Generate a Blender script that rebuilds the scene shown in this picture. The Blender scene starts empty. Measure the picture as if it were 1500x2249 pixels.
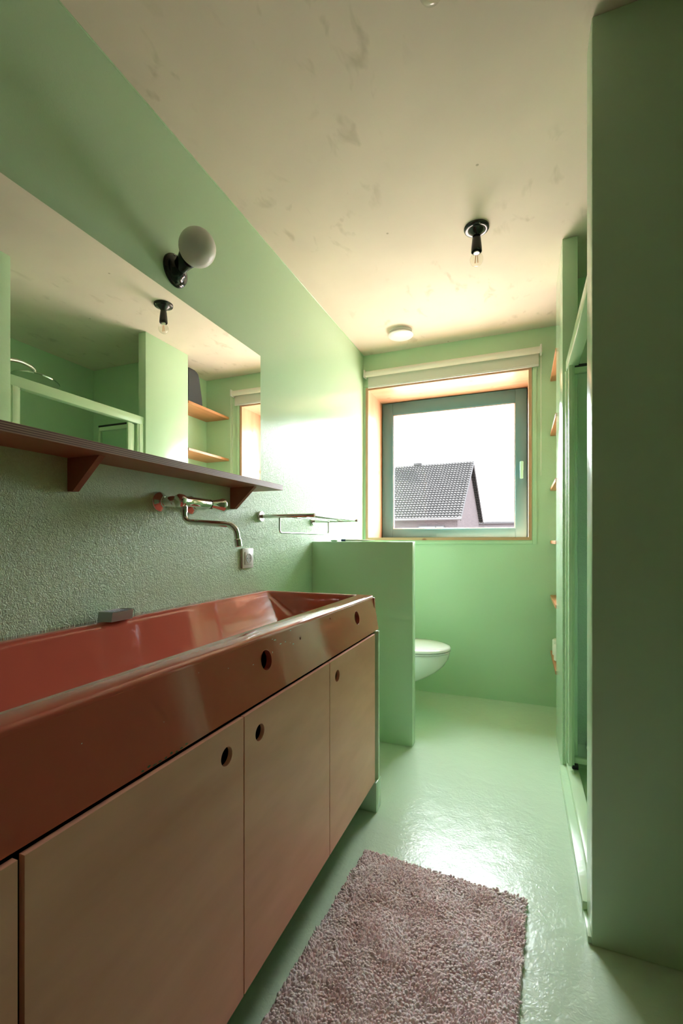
import bpy, bmesh, math, random
import numpy as np
from mathutils import Vector, Matrix
random.seed(7); rng = np.random.default_rng(7)
scene = bpy.context.scene
PI = math.pi

# ---------------------------------------------------------------- camera
YAW = 0.3791; EYE = 1.08
cam_data = bpy.data.cameras.new('camera'); cam = bpy.data.objects.new('camera', cam_data)
scene.collection.objects.link(cam); scene.camera = cam
cam.location = (0, 0, EYE); cam.rotation_euler = (PI/2, 0, YAW)
cam_data.sensor_width = 36; cam_data.lens = 997.1/2249*36
cam_data.shift_y = 63.5/2249; cam_data.clip_start = 0.02; cam_data.clip_end = 500

# ---------------------------------------------------------------- light and exposure
scene.view_settings.view_transform = 'Standard'; scene.view_settings.look = 'None'
scene.view_settings.gamma = 1; scene.view_settings.use_curve_mapping = False
scene.view_settings.exposure = 4.7
world = bpy.data.worlds.new('overcast_sky'); scene.world = world; world.use_nodes = True
wn = world.node_tree.nodes; bg = wn['Background']
bg.inputs[0].default_value = (0.90, 0.945, 1.0, 1)
# overcast sky: the zenith is brighter than the horizon
_tc = wn.new('ShaderNodeTexCoord'); _sp = wn.new('ShaderNodeSeparateXYZ'); _mr = wn.new('ShaderNodeMapRange')
_mr.inputs[1].default_value = .30; _mr.inputs[2].default_value = .85; _mr.inputs[3].default_value = 1.0; _mr.inputs[4].default_value = 1.9
world.node_tree.links.new(_tc.outputs['Generated'], _sp.inputs[0]); world.node_tree.links.new(_sp.outputs[2], _mr.inputs[0]); world.node_tree.links.new(_mr.outputs[0], bg.inputs[1])
sun_d = bpy.data.lights.new('sun', 'SUN'); sun_d.energy = 6.0; sun_d.angle = math.radians(0.6); sun_d.color = (1, .97, .93)
sun = bpy.data.objects.new('sun', sun_d); scene.collection.objects.link(sun)
sun.rotation_euler = Vector((0.62, -0.15, -0.77)).to_track_quat('-Z', 'Y').to_euler()
por_d = bpy.data.lights.new('window_portal', 'AREA'); por_d.shape = 'RECTANGLE'; por_d.size = 1.16; por_d.size_y = 1.16
por_d.cycles.is_portal = True
por = bpy.data.objects.new('window_portal', por_d); scene.collection.objects.link(por)
por.location = (-.52, 3.70, 1.65); por.rotation_euler = (-PI/2, 0, 0)
scene.cycles.max_bounces = 16; scene.cycles.diffuse_bounces = 10; scene.cycles.glossy_bounces = 6
scene.cycles.transparent_max_bounces = 16; scene.cycles.sample_clamp_indirect = 6

# ---------------------------------------------------------------- room numbers
XL, YB, ZC = -1.116, 3.252, 2.478
XR = 0.172                       # face of the column and near wall
NX = 0.405                       # back of shelf niche
SX = 1.11                        # shower back wall
YN0, YN1 = 1.372, 1.470          # near wall
YC0, YC1 = 2.33, 2.745           # column
YS = -2.4                        # wall behind the viewer
XE = 1.30

# ---------------------------------------------------------------- helpers
def link(o): scene.collection.objects.link(o)
def shade(me, ang=40):
    for p in me.polygons: p.use_smooth = True
    try: me.set_sharp_from_angle(angle=math.radians(ang))
    except Exception: pass
def obj(name, bm, m, parent=None, smooth=True, ang=40, recalc=True):
    if recalc: bmesh.ops.recalc_face_normals(bm, faces=bm.faces)
    me = bpy.data.meshes.new(name); bm.to_mesh(me); bm.free()
    if smooth: shade(me, ang)
    o = bpy.data.objects.new(name, me); link(o)
    for mm in (m if isinstance(m, (list, tuple)) else [m]): me.materials.append(mm)
    if parent is not None:
        o.parent = parent
        o.matrix_parent_inverse = Matrix.Translation(-parent.location)
    return o
def tag(o, label=None, cat=None, group=None, kind=None):
    if label: o['label'] = label
    if cat: o['category'] = cat
    if group: o['group'] = group
    if kind: o['kind'] = kind
    return o
def thing(name, loc, label, cat, group=None):
    o = bpy.data.objects.new(name, None); link(o); o.location = loc; o.empty_display_size = .05
    return tag(o, label, cat, group)
def struct(name, bm, m, parent=None, **k):
    o = obj(name, bm, m, parent, **k)
    if parent is None: o['kind'] = 'structure'
    return o
def copy_thing(root, off, label):
    r = root.copy(); link(r); r.location = root.location + Vector(off); r['label'] = label
    for ch in list(root.children):
        c = ch.copy(); link(c); c.parent = r
        for g in list(ch.children):
            d = g.copy(); link(d); d.parent = c
    return r
def box(bm, x0, x1, y0, y1, z0, z1, bev=0, seg=2):
    r = bmesh.ops.create_cube(bm, size=1)
    vs = r['verts']
    for v in vs:
        v.co = Vector((x0 + (v.co.x+.5)*(x1-x0), y0 + (v.co.y+.5)*(y1-y0), z0 + (v.co.z+.5)*(z1-z0)))
    if bev > 0:
        es = list({e for v in vs for e in v.link_edges})
        bmesh.ops.bevel(bm, geom=es, offset=bev, segments=seg, profile=.5, affect='EDGES')
    return vs
def B(*a, **k):
    bm = bmesh.new(); box(bm, *a, **k); return bm
def BB(lst, bev=0):
    bm = bmesh.new()
    for l in lst: box(bm, *l, bev=bev)
    return bm
def lathe(bm, prof, origin, axis=(0, 0, 1), n=40, close=True):
    """prof: list of (r, h) along axis"""
    ax = Vector(axis).normalized(); q = Vector((0, 0, 1)).rotation_difference(ax); o = Vector(origin)
    rings = []
    for r, h in prof:
        if r < 1e-6:
            rings.append([bm.verts.new(o + q @ Vector((0, 0, h)))])
        else:
            rings.append([bm.verts.new(o + q @ Vector((r*math.cos(2*PI*i/n), r*math.sin(2*PI*i/n), h))) for i in range(n)])
    for a, b in zip(rings, rings[1:]):
        for i in range(n):
            j = (i+1) % n
            if len(a) == 1 and len(b) == 1: continue
            if len(a) == 1: bm.faces.new((a[0], b[i], b[j]))
            elif len(b) == 1: bm.faces.new((a[i], a[j], b[0]))
            else: bm.faces.new((a[i], a[j], b[j], b[i]))
    if close:
        for rg in (rings[0], rings[-1]):
            if len(rg) > 1: bm.faces.new(rg)
    return bm
def spline(pts, n=8):
    P = [Vector(p) for p in pts]; P = [P[0]*2-P[1]] + P + [P[-1]*2-P[-2]]; out = []
    for i in range(1, len(P)-2):
        for k in range(n):
            t = k/n; a, b, c, d = P[i-1:i+3]
            out.append(.5*((2*b)+(c-a)*t+(2*a-5*b+4*c-d)*t*t+(3*b-a-3*c+d)*t**3))
    out.append(P[-2]); return out
def tube(bm, pts, r, n=14, cap=True):
    P = [Vector(p) for p in pts]; rs = r if isinstance(r, (list, tuple)) else [r]*len(P)
    T = [(P[min(i+1, len(P)-1)]-P[max(i-1, 0)]).normalized() for i in range(len(P))]
    u = T[0].orthogonal().normalized(); rings = []
    for i, p in enumerate(P):
        u = (u - T[i]*u.dot(T[i])).normalized(); w = T[i].cross(u)
        rings.append([bm.verts.new(p + rs[i]*(u*math.cos(2*PI*k/n)+w*math.sin(2*PI*k/n))) for k in range(n)])
    for a, b in zip(rings, rings[1:]):
        for k in range(n): bm.faces.new((a[k], a[(k+1) % n], b[(k+1) % n], b[k]))
    if cap: bm.faces.new(rings[0]); bm.faces.new(rings[-1])
    return bm
def fillet(pts, r, n=6):
    P = [Vector(p) for p in pts]; out = [P[0]]
    for a, b, c in zip(P, P[1:], P[2:]):
        d1 = (a-b).normalized(); d2 = (c-b).normalized(); ang = d1.angle(d2)
        t = min(r/math.tan(ang/2), (a-b).length*.49, (c-b).length*.49)
        p1 = b+d1*t; p2 = b+d2*t
        for k in range(n+1):
            s = k/n; out.append((1-s)**2*p1 + 2*s*(1-s)*b + s*s*p2)
    out.append(P[-1]); return out
def loft(bm, loops, close_first=False, close_last=True):
    R = [[bm.verts.new(p) for p in l] for l in loops]; n = len(R[0])
    for a, b in zip(R, R[1:]):
        for i in range(n): bm.faces.new((a[i], a[(i+1) % n], b[(i+1) % n], b[i]))
    if close_first: bm.faces.new(R[0])
    if close_last: bm.faces.new(R[-1])
    return R
def rrect(x0, x1, y0, y1, r, z, n=6):
    out = []
    for cx, cy, a0 in ((x1-r, y1-r, 0), (x0+r, y1-r, PI/2), (x0+r, y0+r, PI), (x1-r, y0+r, 3*PI/2)):
        for k in range(n+1):
            a = a0 + PI/2*k/n; out.append(Vector((cx+r*math.cos(a), cy+r*math.sin(a), z)))
    return out
def plate(bm, outline, holes, fmap, thick, seg=36):
    """flat plate in (u,v) with round holes, thickened; fmap(u,v,w)->xyz"""
    def ring(pts):
        vs = [bm.verts.new((p[0], p[1], 0)) for p in pts]
        return [bm.edges.new((vs[i], vs[(i+1) % len(vs)])) for i in range(len(vs))]
    es = ring(outline)
    for (hu, hv, hr) in holes:
        es += ring([(hu+hr*math.cos(2*PI*i/seg), hv+hr*math.sin(2*PI*i/seg)) for i in range(seg)])
    r = bmesh.ops.triangle_fill(bm, edges=es, use_beauty=True)
    fs = [g for g in r['geom'] if isinstance(g, bmesh.types.BMFace)]
    e = bmesh.ops.extrude_face_region(bm, geom=fs)
    for v in e['geom']:
        if isinstance(v, bmesh.types.BMVert): v.co.z = thick
    for v in bm.verts: v.co = Vector(fmap(*v.co))
    return bm
def prism(bm, pts, axis, a, b):
    """pts 2D polygon extruded along axis from a to b"""
    def P(p, t):
        return {'x': (t, p[0], p[1]), 'y': (p[0], t, p[1]), 'z': (p[0], p[1], t)}[axis]
    A = [bm.verts.new(P(p, a)) for p in pts]; C = [bm.verts.new(P(p, b)) for p in pts]
    bm.faces.new(A); bm.faces.new(C[::-1]); n = len(pts)
    for i in range(n): bm.faces.new((A[i], A[(i+1) % n], C[(i+1) % n], C[i]))
    return bm

# ---------------------------------------------------------------- materials
def nt(name):
    m = bpy.data.materials.new(name); m.use_nodes = True
    return m, m.node_tree.nodes, m.node_tree.links, m.node_tree.nodes['Principled BSDF']
def simple(name, col, rough=.5, metal=0, spec=.5, coat=0, noise=0, nscale=8, bump=0, bscale=60, croughness=.05):
    m, N, L, b = nt(name)
    b.inputs['Base Color'].default_value = (*col, 1); b.inputs['Roughness'].default_value = rough
    b.inputs['Metallic'].default_value = metal; b.inputs['Specular IOR Level'].default_value = spec
    b.inputs['Coat Weight'].default_value = coat; b.inputs['Coat Roughness'].default_value = croughness
    if noise or bump:
        tc = N.new('ShaderNodeTexCoord')
    if noise:
        n = N.new('ShaderNodeTexNoise'); n.inputs['Scale'].default_value = nscale; n.inputs['Detail'].default_value = 5
        L.new(tc.outputs['Object'], n.inputs['Vector'])
        r = N.new('ShaderNodeMapRange'); r.inputs[3].default_value = 1-noise; r.inputs[4].default_value = 1+noise
        L.new(n.outputs['Fac'], r.inputs[0])
        x = N.new('ShaderNodeMix'); x.data_type = 'RGBA'; x.blend_type = 'MULTIPLY'; x.inputs[0].default_value = 1
        x.inputs[6].default_value = (*col, 1); L.new(r.outputs[0], x.inputs[7]); L.new(x.outputs[2], b.inputs['Base Color'])
    if bump:
        n2 = N.new('ShaderNodeTexNoise'); n2.inputs['Scale'].default_value = bscale; n2.inputs['Detail'].default_value = 3
        L.new(tc.outputs['Object'], n2.inputs['Vector'])
        bp = N.new('ShaderNodeBump'); bp.inputs['Strength'].default_value = 1; bp.inputs['Distance'].default_value = bump
        L.new(n2.outputs['Fac'], bp.inputs['Height']); L.new(bp.outputs[0], b.inputs['Normal'])
    return m
def paint(name, col, rough, layers, fade=False):
    """glossy paint; layers = [(noise scale, distortion, bump distance)]"""
    m, N, L, b = nt(name)
    b.inputs['Base Color'].default_value = (*col, 1); b.inputs['Roughness'].default_value = rough; b.inputs['Specular IOR Level'].default_value = .33 if not fade else .3
    tc = N.new('ShaderNodeTexCoord'); prev = None
    if fade:   # coarser roller texture in the splash zone, smoother higher up
        sz = N.new('ShaderNodeSeparateXYZ'); L.new(tc.outputs['Object'], sz.inputs[0])
        mr = N.new('ShaderNodeMapRange'); mr.inputs[1].default_value = 1.35; mr.inputs[2].default_value = 1.65; mr.inputs[3].default_value = 1; mr.inputs[4].default_value = .12; L.new(sz.outputs[2], mr.inputs[0])
    for sc, dist, amp in layers:
        n = N.new('ShaderNodeTexNoise'); n.inputs['Scale'].default_value = sc; n.inputs['Detail'].default_value = 4
        n.inputs['Distortion'].default_value = dist; L.new(tc.outputs['Object'], n.inputs['Vector'])
        bp = N.new('ShaderNodeBump'); bp.inputs['Strength'].default_value = 1; bp.inputs['Distance'].default_value = amp
        L.new(n.outputs['Fac'], bp.inputs['Height'])
        if fade: L.new(mr.outputs[0], bp.inputs['Strength'])
        if prev: L.new(prev.outputs[0], bp.inputs['Normal'])
        prev = bp
    L.new(prev.outputs[0], b.inputs['Normal'])
    return m
def wood(name, base, dark, stretch=(1, 1, 12), scale=6, knots=0, knotcol=(.25, .10, .04), rough=.45, bump=.0003, contrast=.5, spec=.4):
    m, N, L, b = nt(name)
    tc = N.new('ShaderNodeTexCoord'); mp = N.new('ShaderNodeMapping'); L.new(tc.outputs['Object'], mp.inputs[0])
    mp.inputs['Scale'].default_value = tuple(1/s for s in stretch)
    n = N.new('ShaderNodeTexNoise'); n.inputs['Scale'].default_value = scale; n.inputs['Detail'].default_value = 6; n.inputs['Distortion'].default_value = 1.2
    L.new(mp.outputs[0], n.inputs['Vector'])
    w = N.new('ShaderNodeTexNoise'); w.inputs['Scale'].default_value = scale*9; w.inputs['Detail'].default_value = 3
    L.new(mp.outputs[0], w.inputs['Vector'])
    ad = N.new('ShaderNodeMath'); ad.operation = 'MULTIPLY_ADD'; ad.inputs[1].default_value = .35; L.new(w.outputs['Fac'], ad.inputs[0]); L.new(n.outputs['Fac'], ad.inputs[2])
    r = N.new('ShaderNodeMapRange'); r.inputs[1].default_value = .67-contrast/2; r.inputs[2].default_value = .67+contrast/2
    L.new(ad.outputs[0], r.inputs[0])
    x = N.new('ShaderNodeMix'); x.data_type = 'RGBA'; x.inputs[6].default_value = (*dark, 1); x.inputs[7].default_value = (*base, 1)
    L.new(r.outputs[0], x.inputs[0]); out = x.outputs[2]
    if knots:
        v = N.new('ShaderNodeTexVoronoi'); v.inputs['Scale'].default_value = knots; v.feature = 'F1'
        mp2 = N.new('ShaderNodeMapping'); mp2.inputs['Scale'].default_value = tuple(1/(1+(s-1)*.06) for s in stretch); L.new(tc.outputs['Object'], mp2.inputs[0]); L.new(mp2.outputs[0], v.inputs['Vector'])
        kr = N.new('ShaderNodeMapRange'); kr.inputs[1].default_value = .06; kr.inputs[2].default_value = .14; kr.inputs[3].default_value = 1; kr.inputs[4].default_value = 0
        L.new(v.outputs['Distance'], kr.inputs[0])
        y = N.new('ShaderNodeMix'); y.data_type = 'RGBA'; y.inputs[7].default_value = (*knotcol, 1)
        L.new(kr.outputs[0], y.inputs[0]); L.new(out, y.inputs[6]); out = y.outputs[2]
    L.new(out, b.inputs['Base Color']); b.inputs['Roughness'].default_value = rough; b.inputs['Specular IOR Level'].default_value = spec
    bp = N.new('ShaderNodeBump'); bp.inputs['Distance'].default_value = bump; L.new(w.outputs['Fac'], bp.inputs['Height']); L.new(bp.outputs[0], b.inputs['Normal'])
    return m
def glass(name, tint=(1, 1, 1), ior=1.5, rough=0, extra=0.0):
    """thin pane: mostly see-through with a Fresnel reflection"""
    m = bpy.data.materials.new(name); m.use_nodes = True; N = m.node_tree.nodes; L = m.node_tree.links
    N.clear(); o = N.new('ShaderNodeOutputMaterial'); t = N.new('ShaderNodeBsdfTransparent'); t.inputs[0].default_value = (*tint, 1)
    g = N.new('ShaderNodeBsdfGlossy'); g.inputs['Roughness'].default_value = rough
    f = N.new('ShaderNodeLayerWeight'); f.inputs[0].default_value = .5
    p = N.new('ShaderNodeMath'); p.operation = 'POWER'; p.inputs[1].default_value = 5; L.new(f.outputs['Facing'], p.inputs[0])
    a = N.new('ShaderNodeMath'); a.operation = 'MULTIPLY_ADD'; a.inputs[1].default_value = .9; a.inputs[2].default_value = .035+extra; L.new(p.outputs[0], a.inputs[0])
    x = N.new('ShaderNodeMixShader'); L.new(a.outputs[0], x.inputs[0]); L.new(t.outputs[0], x.inputs[1]); L.new(g.outputs[0], x.inputs[2])
    L.new(x.outputs[0], o.inputs[0]); return m

GREEN = (.55, .755, .53)
M_wall = paint('green_gloss_paint_textured', GREEN, .09, [(140, 1.5, .0036), (38, .8, .0026)], True)
M_smooth = paint('green_gloss_paint_smooth', GREEN, .22, [(60, .5, .0005), (9, .3, .0015)])
M_floor = paint('green_floor_coating', (.59, .75, .58), .22, [(75, 1.0, .0008), (12, .6, .0026)])
M_frame = simple('green_enamelled_frame', (.56, .75, .50), .25, bump=.0002, bscale=80)
M_teal = simple('teal_window_frame_paint', (.085, .22, .25), .35, bump=.0001, bscale=200)
M_handle = simple('pale_mint_handle', (.30, .66, .55), .3)
M_base = simple('terracotta_enamel', (.56, .12, .082), .09, coat=.5, noise=.06, nscale=5, bump=.0006, bscale=18)
M_chip = simple('white_chipped_primer', (.75, .72, .70), .7)
M_moss = simple('dark_green_chipped_edge', (.06, .12, .05), .8)
M_door = wood('birch_plywood', (.92, .47, .335), (.72, .32, .21), (1, 5, 1.5), 3.2, rough=.42, contrast=.38)
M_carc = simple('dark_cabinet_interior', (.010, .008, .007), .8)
M_edge = wood('pale_plywood_edge', (.62, .44, .24), (.5, .33, .18), (1, 1, 14), 8)
M_pine = wood('pine_lining', (.70, .45, .29), (.56, .30, .17), (8, 1, 1), 7, knots=9, knotcol=(.42, .17, .08), rough=.35)
M_pinev = wood('pine_lining_upright', (.70, .45, .29), (.56, .30, .17), (1, 1, 8), 7, knots=8, knotcol=(.42, .17, .08), rough=.35)
M_shelfw = wood('orange_pine_shelf', (.62, .29, .13), (.48, .19, .08), (1, 8, 1), 8, rough=.4)
M_chrome = simple('chrome', (.82, .82, .80), .06, metal=1)
M_steel = simple('brushed_steel', (.62, .60, .56), .25, metal=1)
M_white = simple('white_plastic', (.78, .77, .75), .35)
M_cer = simple('white_ceramic', (.82, .83, .82), .08, coat=.3)
M_grey = simple('grey_socket_insert', (.45, .44, .42), .5)
M_black = simple('black_porcelain', (.012, .012, .012), .12)
M_rubber = simple('black_rubber', (.02, .02, .02), .5)
M_opal = simple('opal_glass', (.80, .78, .76), .3)
M_fab = simple('cream_blind_fabric', (.68, .66, .60), .9, bump=.0003, bscale=400)
M_roll = simple('cream_blind_roller', (.80, .77, .70), .6)
M_mirror = simple('silvered_mirror', (.93, .94, .93), .0, metal=1)
M_dark = simple('charcoal_felt', (.05, .052, .055), .85, bump=.0006, bscale=300)
M_paper = simple('white_tissue_paper', (.85, .84, .80), .95, bump=.0004, bscale=150)
M_blue = simple('dark_blue_plastic', (.03, .06, .20), .4)
M_soap = simple('pale_green_soap', (.45, .62, .45), .4)
M_slate = simple('pewter_metal', (.42, .41, .42), .3, metal=.9)
M_pane = glass('window_glass', (.985, .99, .985), 1.45)
M_bulb = glass('clear_bulb_glass', (.97, .96, .92), 1.45, extra=.03)
M_shglass = glass('green_tinted_shower_glass', (.93, .975, .95), 1.45, extra=.04)
M_fil = simple('amber_filament', (.85, .33, .10), .5)
M_brick = None

def ply():
    m, N, L, b = nt('stained_plywood')
    tc = N.new('ShaderNodeTexCoord'); sp = N.new('ShaderNodeSeparateXYZ'); L.new(tc.outputs['Object'], sp.inputs[0])
    w = N.new('ShaderNodeMath'); w.operation = 'MULTIPLY'; w.inputs[1].default_value = 2*PI/.0050; L.new(sp.outputs[2], w.inputs[0])
    s = N.new('ShaderNodeMath'); s.operation = 'SINE'; L.new(w.outputs[0], s.inputs[0])
    r = N.new('ShaderNodeMapRange'); r.inputs[1].default_value = -.3; r.inputs[2].default_value = .3; L.new(s.outputs[0], r.inputs[0])
    g = N.new('ShaderNodeNewGeometry'); gs = N.new('ShaderNodeSeparateXYZ'); L.new(g.outputs['Normal'], gs.inputs[0])
    ab = N.new('ShaderNodeMath'); ab.operation = 'ABSOLUTE'; L.new(gs.outputs[2], ab.inputs[0])
    le = N.new('ShaderNodeMath'); le.operation = 'LESS_THAN'; le.inputs[1].default_value = .5; L.new(ab.outputs[0], le.inputs[0])
    n = N.new('ShaderNodeTexNoise'); n.inputs['Scale'].default_value = 7; L.new(tc.outputs['Object'], n.inputs['Vector'])
    f = N.new('ShaderNodeMix'); f.data_type = 'RGBA'; f.inputs[6].default_value = (.30, .125, .07, 1); f.inputs[7].default_value = (.39, .185, .11, 1); L.new(n.outputs['Fac'], f.inputs[0])
    e = N.new('ShaderNodeMix'); e.data_type = 'RGBA'; e.inputs[6].default_value = (.15, .065, .055, 1); e.inputs[7].default_value = (.42, .25, .19, 1); L.new(r.outputs[0], e.inputs[0])
    x = N.new('ShaderNodeMix'); x.data_type = 'RGBA'; L.new(le.outputs[0], x.inputs[0]); L.new(f.outputs[2], x.inputs[6]); L.new(e.outputs[2], x.inputs[7])
    L.new(x.outputs[2], b.inputs['Base Color']); b.inputs['Roughness'].default_value = .4
    return m
M_ply = ply()
M_brk = wood('stained_plywood_bracket', (.34, .15, .085), (.27, .11, .06), (1, 1, 5), 9)

def ceil_mat():
    m, N, L, b = nt('bare_plaster_ceiling')
    tc = N.new('ShaderNodeTexCoord'); base = (.80, .685, .58)
    def noise(sc, det, mapping=None, dist=0):
        n = N.new('ShaderNodeTexNoise'); n.inputs['Scale'].default_value = sc; n.inputs['Detail'].default_value = det; n.inputs['Distortion'].default_value = dist
        if mapping:
            mp = N.new('ShaderNodeMapping'); mp.inputs['Scale'].default_value = mapping[0]; mp.inputs['Rotation'].default_value = (0, 0, mapping[1]); L.new(tc.outputs['Object'], mp.inputs[0]); L.new(mp.outputs[0], n.inputs['Vector'])
        else: L.new(tc.outputs['Object'], n.inputs['Vector'])
        return n
    big = noise(2.2, 3); r0 = N.new('ShaderNodeMapRange'); r0.inputs[1].default_value = .3; r0.inputs[2].default_value = .7; r0.inputs[3].default_value = .93; r0.inputs[4].default_value = 1.05; L.new(big.outputs['Fac'], r0.inputs[0])
    st = noise(15, 3, ((1.0, .5, 1), .5), .4); r1 = N.new('ShaderNodeMapRange'); r1.inputs[1].default_value = .60; r1.inputs[2].default_value = .72; L.new(st.outputs['Fac'], r1.inputs[0])
    gate = noise(1.6, 1); r2 = N.new('ShaderNodeMapRange'); r2.inputs[1].default_value = .42; r2.inputs[2].default_value = .55; L.new(gate.outputs['Fac'], r2.inputs[0])
    mu = N.new('ShaderNodeMath'); mu.operation = 'MULTIPLY'; L.new(r1.outputs[0], mu.inputs[0]); L.new(r2.outputs[0], mu.inputs[1])
    mu2 = N.new('ShaderNodeMath'); mu2.operation = 'MULTIPLY'; mu2.inputs[1].default_value = .34; L.new(mu.outputs[0], mu2.inputs[0])
    v = N.new('ShaderNodeTexVoronoi'); v.inputs['Scale'].default_value = 5; L.new(tc.outputs['Object'], v.inputs['Vector'])
    r3 = N.new('ShaderNodeMapRange'); r3.inputs[1].default_value = .022; r3.inputs[2].default_value = .034; r3.inputs[3].default_value = .7; r3.inputs[4].default_value = 0; L.new(v.outputs['Distance'], r3.inputs[0])
    mx = N.new('ShaderNodeMath'); mx.operation = 'MAXIMUM'; L.new(mu2.outputs[0], mx.inputs[0]); L.new(r3.outputs[0], mx.inputs[1])
    x = N.new('ShaderNodeMix'); x.data_type = 'RGBA'; x.blend_type = 'MULTIPLY'; x.inputs[0].default_value = 1; x.inputs[6].default_value = (*base, 1); L.new(r0.outputs[0], x.inputs[7])
    y = N.new('ShaderNodeMix'); y.data_type = 'RGBA'; y.inputs[7].default_value = (.36, .29, .18, 1); L.new(mx.outputs[0], y.inputs[0]); L.new(x.outputs[2], y.inputs[6])
    L.new(y.outputs[2], b.inputs['Base Color']); b.inputs['Roughness'].default_value = .75
    bp = N.new('ShaderNodeBump'); bp.inputs['Distance'].default_value = .003; L.new(big.outputs['Fac'], bp.inputs['Height']); L.new(bp.outputs[0], b.inputs['Normal'])
    return m
M_ceil = ceil_mat()
def brick_mat(name, c1, c2, mort):
    m, N, L, b = nt(name)
    tc = N.new('ShaderNodeTexCoord'); g = N.new('ShaderNodeSeparateXYZ'); L.new(tc.outputs['Object'], g.inputs[0])
    ad = N.new('ShaderNodeMath'); L.new(g.outputs[0], ad.inputs[0]); L.new(g.outputs[1], ad.inputs[1])
    cb = N.new('ShaderNodeCombineXYZ'); L.new(ad.outputs[0], cb.inputs[0]); L.new(g.outputs[2], cb.inputs[1])
    t = N.new('ShaderNodeTexBrick'); t.inputs['Scale'].default_value = 1; t.inputs['Brick Width'].default_value = .22; t.inputs['Row Height'].default_value = .075; t.inputs['Mortar Size'].default_value = .012
    t.inputs['Color1'].default_value = (*c1, 1); t.inputs['Color2'].default_value = (*c2, 1); t.inputs['Mortar'].default_value = (*mort, 1)
    L.new(cb.outputs[0], t.inputs['Vector']); L.new(t.outputs['Color'], b.inputs['Base Color']); b.inputs['Roughness'].default_value = .9; b.inputs['Specular IOR Level'].default_value = 0
    return m
M_brick = brick_mat('weathered_brick', (.036, .029, .030), (.027, .022, .0235), (.042, .039, .040))
M_tile = simple('grey_roof_tile', (.023, .0225, .0225), .8, spec=0, noise=.25, nscale=3)
M_gutter = simple('pale_gutter', (.034, .033, .034), .6, spec=0)
M_ground = simple('street_ground', (.20, .165, .145), .95, noise=.2)
M_houseglass = simple('dark_house_window_glass', (.02, .022, .026), .1)
M_leaf = simple('hedge_leaves', (.010, .012, .009), .9, noise=.4, nscale=30)

def pile_mat():
    m, N, L, b = nt('dusty_pink_cotton_pile')
    tc = N.new('ShaderNodeTexCoord')
    n = N.new('ShaderNodeTexNoise'); n.inputs['Scale'].default_value = 95; n.inputs['Detail'].default_value = 2; L.new(tc.outputs['Object'], n.inputs['Vector'])
    n2 = N.new('ShaderNodeTexNoise'); n2.inputs['Scale'].default_value = 11; n2.inputs['Detail'].default_value = 3; L.new(tc.outputs['Object'], n2.inputs['Vector'])
    ad = N.new('ShaderNodeMath'); ad.operation = 'MULTIPLY_ADD'; ad.inputs[1].default_value = .7; L.new(n2.outputs['Fac'], ad.inputs[0]); L.new(n.outputs['Fac'], ad.inputs[2])
    r = N.new('ShaderNodeMapRange'); r.inputs[1].default_value = .6; r.inputs[2].default_value = 1.1; L.new(ad.outputs[0], r.inputs[0])
    x = N.new('ShaderNodeMix'); x.data_type = 'RGBA'; x.inputs[6].default_value = (.80, .60, .60, 1); x.inputs[7].default_value = (.98, .90, .93, 1); L.new(r.outputs[0], x.inputs[0])
    L.new(x.outputs[2], b.inputs['Base Color']); b.inputs['Roughness'].default_value = .95; b.inputs['Specular IOR Level'].default_value = .1
    b.inputs['Sheen Weight'].default_value = .3
    return m
M_pile = pile_mat()

# ================================================================ ROOM SHELL
T = .15
struct('floor', B(XL-T, XE+T, YS-T, YB+T, -.15, 0), M_floor)
struct('ceiling', B(XL-T, XE+T, YS-T, YB+.37+T, ZC, ZC+.15), M_ceil)
struct('wall_left', B(XL-T, XL, YS-T, YB+.45, -.15, ZC), M_wall)
struct('wall_behind', B(XL, XE, YS-T, YS, 0, ZC), M_brk)
struct('wall_right', B(XE, XE+T, YS-T, YN0, 0, ZC), M_smooth)
# back wall with window opening
WX0, WX1, WZ0, WZ1 = -1.098, .058, 1.085, 2.232
bm = BB([(XL, WX0, YB, YB+.42, 0, ZC), (WX1, 1.4, YB, YB+.42, 0, ZC), (WX0, WX1, YB, YB+.42, 0, WZ0), (WX0, WX1, YB, YB+.42, WZ1, ZC)])
struct('wall_back', bm, M_smooth)
# shallow painted margin round the window
struct('trim_1', BB([(WX1+.006, .088, YB-.007, YB, 1.058, 2.262), (XL, WX1+.006, YB-.007, YB, 1.058, WZ0-.006), (XL, WX1+.006, YB-.007, YB, WZ1+.006, 2.262)], bev=.002), M_smooth)
# near right wall (end face lit, front face dark) : L shape
struct('wall_near', B(XR, XE+T, YN0, YN1, 0, ZC, bev=.004), M_smooth)
# shower alcove
struct('wall_shower', BB([(SX, SX+T, YN1, YC1, 0, ZC)]), M_smooth)
struct('wall_column', BB([(XR, .236, YC0, YC1-.001, 0, ZC), (.236, SX+T, YC1-.035, YC1, 0, ZC)], bev=.003), M_wall)
struct('wall_niche', BB([(NX, NX+.06, YC1, YB, 0, ZC)]), M_smooth)
struct('wall_partition', B(XL, -.534, 2.345, 2.408, 0, 1.076, bev=.003), M_smooth)
struct('wall_cistern', B(XL, -.955, 2.408, YB, 0, 1.05, bev=.003), M_smooth)
struct('trim_2', B(XL, -.537, 1.722, 1.785, 0, .12, bev=.004), M_smooth)
struct('trim_3', BB([(XR-.012, .31, YN1, YC0, 0, .045), (XR-.010, XR+.01, YN0+.004, YN1+.01, 0, .020)], bev=.005), M_smooth)   # shower threshold
# fine bead of paint along the ceiling joint of the left wall
bm = bmesh.new(); tube(bm, [(XL+.002, YS, ZC-.001), (XL+.002, YB, ZC-.001)], .0025, 6)
struct('trim_4', bm, M_frame)

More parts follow.
